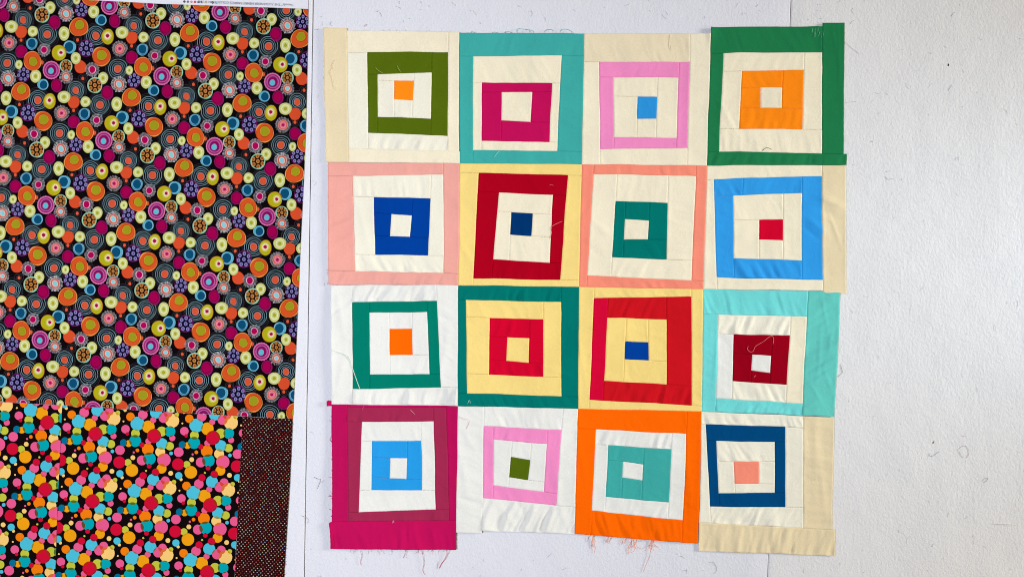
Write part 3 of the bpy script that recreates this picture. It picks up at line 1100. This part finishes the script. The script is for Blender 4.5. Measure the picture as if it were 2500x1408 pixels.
def strand(t, x, y, ang, L, r=0.35, h=4.0, curl=0.5, h1=0.8):
    pts = [(x, y, h)]
    a = ang
    n = max(3, int(L / 5))
    for i in range(n):
        a += rt.uniform(-curl, curl)
        x += math.cos(a) * L / n
        y += math.sin(a) * L / n
        pts.append((x, y, h + (h1 - h) * (i + 1) / n))
    t.add(pts, r)


t = Tubes()
for i in range(26):
    x = rt.uniform(835, 1105)
    strand(t, x, 1339.5 + rt.uniform(-1, 1), math.radians(rt.uniform(60, 120)), rt.uniform(4, 16), 0.2)
for q in ([(880, 1341), (884, 1355), (880, 1368), (882, 1378)], [(1092, 1338), (1090, 1352), (1083, 1366), (1076, 1376), (1071, 1388)],
          [(1100, 1338), (1094, 1350), (1088, 1362), (1080, 1372), (1073, 1386)], [(1030, 1339), (1034, 1360), (1035, 1375), (1032, 1390), (1038, 1402)], [(991, 1340), (988, 1352), (984, 1360)]):
    t.add([(x, y, 5 - 4 * i / len(q)) for i, (x, y) in enumerate(q)], 0.36)
for i in range(20):
    strand(t, 812 + rt.uniform(-1, 2), rt.uniform(1000, 1265), math.radians(180 + rt.uniform(-50, 50)), rt.uniform(3, 11), 0.3)
t.add([(812, 1064, 5), (808, 1066, 4), (806, 1073, 3), (810, 1076, 3), (813, 1070, 5)], 0.4)
t.build('frayed_threads', THREADS['magenta'], BLOCKS[12]['root'], kind='stuff')
t = Tubes()
for (x, n, L) in ((1443, 5, 34), (1487, 6, 20), (1522, 5, 20), (1545, 7, 42), (1592, 8, 40)):
    for i in range(n):
        strand(t, x + rt.uniform(-6, 8), 1306 + (x - 1443) * 0.08 + rt.uniform(-1, 2), math.radians(90 + rt.uniform(-35, 35)), L * rt.uniform(0.45, 1), 0.4)
for q in ([(1446, 1306), (1447, 1322), (1452, 1335), (1450, 1350)], [(1542, 1312), (1548, 1328), (1548, 1342), (1537, 1349)], [(1592, 1316), (1588, 1335), (1585, 1355), (1577, 1375), (1569, 1396)]):
    t.add([(x, y, 4 - 3 * i / len(q)) for i, (x, y) in enumerate(q)], 0.45)
t.build('frayed_threads', plain_mat('orange_fray', S((246, 176, 150))), BLOCKS[14]['root'], kind='stuff')
t = Tubes()
for q in ([(1148, 82), (1152, 79), (1160, 82)], [(1201, 82), (1208, 80), (1215, 82)], [(1263, 82), (1261, 76), (1266, 72), (1278, 73), (1290, 75), (1294, 81)],
          [(1282, 74), (1298, 76), (1303, 82)], [(1327, 82), (1333, 75), (1345, 74), (1351, 78)], [(1366, 81), (1370, 74), (1380, 73), (1392, 77), (1396, 82)], [(1230, 82), (1240, 79), (1250, 82)]):
    t.add([(x, y, 4.0) for x, y in q], 0.42)
for i in range(14):
    strand(t, rt.uniform(1130, 1420), 83.0, math.radians(-90 + rt.uniform(-70, 70)), rt.uniform(2, 6), 0.28)
t.build('frayed_threads', THREADS['teal'], BLOCKS[1]['root'], kind='stuff')
t = Tubes()
for i in range(30):
    strand(t, 804 + 2 * math.sin(i) + rt.uniform(-0.5, 1), rt.uniform(402, 692), math.radians(180 + rt.uniform(-50, 50)), rt.uniform(2, 6), 0.26)
for i in range(10):
    strand(t, 802.5, rt.uniform(648, 692), math.radians(180 + rt.uniform(-40, 40)), rt.uniform(4, 9), 0.28)
t.build('frayed_threads', THREADS['salmon'], BLOCKS[4]['root'], kind='stuff')
t = Tubes()
for i in range(24):
    strand(t, rt.uniform(850, 1115), 78.0, math.radians(-90 + rt.uniform(-60, 60)), rt.uniform(2, 6), 0.25)
for i in range(16):
    strand(t, 793 + rt.uniform(-1, 1), rt.uniform(80, 390), math.radians(180 + rt.uniform(-60, 60)), rt.uniform(2, 7), 0.25)
t.build('frayed_threads', THREADS['beige'], BLOCKS[0]['root'], kind='stuff')
t = Tubes()
for i in range(10):
    strand(t, 1985 + rt.uniform(-6, 22), 72 + rt.uniform(-4, 12), math.radians(rt.uniform(60, 140)), rt.uniform(8, 16), 0.3, 5.5, 0.5, 5.8)
t.build('frayed_threads', plain_mat('pale_green_thread', S((120, 190, 150))), BLOCKS[3]['root'], kind='stuff')
t = Tubes()
for i in range(26):
    y = rt.uniform(1025, 1405)
    x = float(np.interp(y, [1021, 1408], [715.5, 695]))
    strand(t, x - 0.5, y, math.radians(rt.uniform(-60, 60)), rt.uniform(2.5, 7), 0.26, LT + 2.0, 0.5, LT + 0.5)
t.build('frayed_threads', plain_mat('purple_fray', S((120, 60, 90))), backing, kind='stuff')


# ------------------------------------------------------------------ stray threads lying on the quilt and the felt
def zt(pts, o, s):
    return [(o[0] + x / s, o[1] + y / s) for x, y in pts]


def thread(label, pts, rgb, r, on_quilt=True, name='stray_thread', lift=0.8):
    tb = Tubes()
    q = []
    for x, y in pts:
        base = float(H_quilt(np.array(float(x)), np.array(float(y)))) if on_quilt else 0.0
        q.append((x, y, base + lift))
    tb.add(q, r * 0.9 if on_quilt else r * 0.6)
    return tb.build(name, plain_mat(name + '_cotton', S(rgb)), None, label=label, category='thread')


thread('pale pink S-shaped thread lying on the dark red square', zt([(543, 620), (533, 650), (560, 675), (590, 668), (615, 620), (690, 575), (740, 535), (775, 523), (792, 550), (785, 600)], (1690, 690), 4.024), (240, 128, 120), 0.62)
thread('short pink thread below the white centre of the dark red square', zt([(597, 930), (605, 915), (618, 908)], (1690, 690), 4.024), (236, 130, 120), 0.5)
thread('pale bent thread across the crimson ring and its cream centre', zt([(1128, 665), (1060, 695), (1012, 728), (1018, 780), (1003, 842)], (1100, 380), 4.14), (240, 150, 130), 0.6)
thread('small pink thread wisp at the top of the crimson ring', zt([(998, 305), (1015, 297), (1040, 308)], (1100, 380), 4.14), (235, 120, 120), 0.5)
thread('long white thread crossing the white strip and emerald ring', zt([(85, 740), (170, 770), (240, 800), (285, 860), (312, 945), (348, 1050), (385, 1150)], (790, 680), 4.266), (206, 222, 206), 0.95)
thread('pink thread bent at the corner of the white strip, bottom row', zt([(110, 210), (160, 230), (210, 243), (205, 285), (180, 330)], (1090, 960), 3.806), (216, 130, 160), 0.5)
thread('dark thread on cream above the kelly green bottom strip', zt([(550, 1222), (590, 1193), (615, 1198), (640, 1210)], (1710, 40), 3.705), (70, 70, 60), 0.5)
thread('crinkled cream thread on the beige left strip of the top row', zt([(165, 385), (130, 430), (128, 470), (105, 500), (130, 560), (140, 620), (165, 670)], (780, 50), 3.911), (240, 228, 196), 0.6)
thread('pale thread loop hanging on the beige strip above the pink ring', zt([(885, 140), (880, 200), (875, 250), (890, 290), (900, 240)], (1410, 50), 3.911), (240, 230, 200), 0.55)
thread('white hairpin thread on the pine green lower strip', zt([(180, 1300), (190, 1268), (200, 1264), (210, 1296)], (1100, 680), 4.268), (190, 220, 210), 0.45)
thread('fine white thread on the teal strip of the top row', zt([(415, 1310), (440, 1278), (470, 1247)], (1100, 50), 3.911), (190, 230, 225), 0.5)
thread('pale thread on the upper edge of the olive ring', zt([(540, 458), (565, 485), (610, 512)], (780, 50), 3.911), (180, 180, 110), 0.5)
thread('second pale thread on the olive ring, nearer its middle', zt([(745, 440), (760, 470), (780, 498)], (780, 50), 3.911), (180, 180, 110), 0.5)
thread('pale thread at the top right of the wine strip', zt([(710, 125), (730, 142), (748, 160)], (780, 960), 3.2), (230, 170, 180), 0.5)
thread('pink loose thread over the top left of the wine strip', zt([(285, 75), (340, 65), (352, 85), (335, 130)], (780, 960), 3.2), (214, 90, 130), 0.55)
thread('pink thread tuft on the seam above the magenta strip', zt([(570, 1008), (585, 985), (575, 992), (588, 1000)], (780, 960), 3.2), (240, 150, 180), 0.5)
# on the felt
LINT = (96, 92, 94)
thread('dark curved thread on the felt beside the aqua strip', zt([(1455, 800), (1468, 850), (1475, 880), (1450, 905), (1425, 925)], (1690, 690), 4.024), (74, 70, 72), 0.55, False)
thread('pinkish looped thread on the felt at lower right', zt([(1160, 345), (1190, 315), (1225, 300), (1255, 330), (1258, 370), (1240, 400), (1205, 395), (1175, 345)], (2000, 1000), 3.45), (168, 128, 130), 0.5, False)
thread('grey hooked thread on the felt left of the pinkish loop', zt([(925, 365), (932, 387), (960, 385), (985, 365), (1012, 350)], (2000, 1000), 3.45), (110, 106, 112), 0.5, False)
thread('long fine hair on the felt right of the kelly green strip', zt([(218, 360), (262, 400), (310, 440), (345, 465)], (2000, 0), 3.52), (150, 146, 144), 0.42, False)
thread('long grey thread on the felt below the beige bottom strip', zt([(165, 1315), (200, 1310), (230, 1350), (225, 1395), (205, 1400)], (1680, 980), 3.353), (120, 118, 124), 0.5, False)
thread('fine fibre on the felt left of the black speck', zt([(215, 888), (260, 880), (315, 877)], (2000, 0), 3.52), (140, 138, 138), 0.42, False)
thread('dark bent fibre on the felt in the middle right', zt([(268, 575), (295, 608), (330, 605), (358, 603)], (2100, 300), 4.4), (88, 84, 86), 0.5, False)
thread('small loop thread on the felt near the right edge', zt([(1370, 600), (1395, 575), (1420, 575), (1405, 600), (1380, 612)], (2000, 1000), 3.45), (130, 112, 116), 0.45, False)
thread('grey fibre tangle on the felt left of the magenta strip', zt([(305, 290), (345, 310), (380, 318), (365, 365), (342, 420)], (700, 1100), 4.573), (112, 112, 110), 0.6, False)
thread('brown hair across the edge of the left felt board', zt([(160, 715), (205, 730), (240, 770), (235, 800)], (700, 1100), 4.573), (140, 128, 124), 0.5, False, lift=LT + 0.6)
thread('fine pink fibres on the felt above the beige left strip', zt([(425, 65), (440, 45), (455, 42), (440, 60)], (780, 50), 3.911), (196, 130, 140), 0.45, False)
thread('curved grey thread on the felt above the beige left strip', zt([(120, 12), (103, 30), (105, 48), (122, 50)], (780, 50), 3.911), (120, 118, 124), 0.45, False)


def speck(name, label, x, y, rx, ry, rgb, rot, cat):
    V, F = [], []
    n = 12
    for j, (k, h) in enumerate(((1.0, 0.05), (0.8, 0.7), (0.35, 1.1))):
        for i in range(n):
            a = math.tau * i / n
            s = k * (1 + 0.12 * math.sin(3 * a + j))
            dx, dy = rx * s * math.cos(a), ry * s * math.sin(a)
            V.append(P(x + dx * math.cos(rot) - dy * math.sin(rot), y + dx * math.sin(rot) + dy * math.cos(rot), h))
    for j in range(2):
        for i in range(n):
            F.append((j * n + i, (j + 1) * n + i, (j + 1) * n + (i + 1) % n, j * n + (i + 1) % n))
    F.append(tuple(range(2 * n, 3 * n)))
    make_obj(name, V, F, plain_mat(name + '_matter', S(rgb)), None, True, {'label': label, 'category': cat})


speck('black_speck', 'small black speck on the felt at upper right', 2315.5, 159, 1.7, 3.2, (24, 24, 34), 0.2, 'speck')
speck('seed_husk', 'tiny tan husk on the felt at lower right', 2279, 1079, 1.6, 4.4, (186, 146, 80), 0.5, 'husk')

# fine lint caught all over the felt
t = Tubes()
rl = random.Random(41)
for i in range(200):
    zone = rl.random()
    if zone < 0.62:
        x, y, h = rl.uniform(2070, 2500), rl.uniform(0, 1408), 0.5
    elif zone < 0.78:
        x, y, h = rl.uniform(770, 2060), rl.uniform(0, 62), 0.5
    elif zone < 0.92:
        x, y, h = rl.uniform(765, 2060), rl.uniform(1345, 1408), 0.5
    elif zone < 0.97:
        x, y, h = rl.uniform(760, 795), rl.uniform(60, 1345), 0.5
    else:
        y = rl.uniform(50, 1400)
        x, h = xl(y) - rl.uniform(6, 24 + y * 0.012), LT + 0.5
    L = rl.choice((3, 4, 5, 5, 7, 9, 12, 16))
    a = rl.uniform(0, math.tau)
    c = rl.uniform(-0.5, 0.5)
    pts = []
    for k in range(4):
        pts.append((x, y, h))
        x += math.cos(a) * L / 3
        y += math.sin(a) * L / 3
        a += c + rl.uniform(-0.3, 0.3)
    t.add(pts, rl.uniform(0.14, 0.28), 4)
t.build('lint', plain_mat('grey_lint', S((150, 146, 146))), None, kind='stuff', label='fine grey lint fibres caught on the white felt', category='lint')
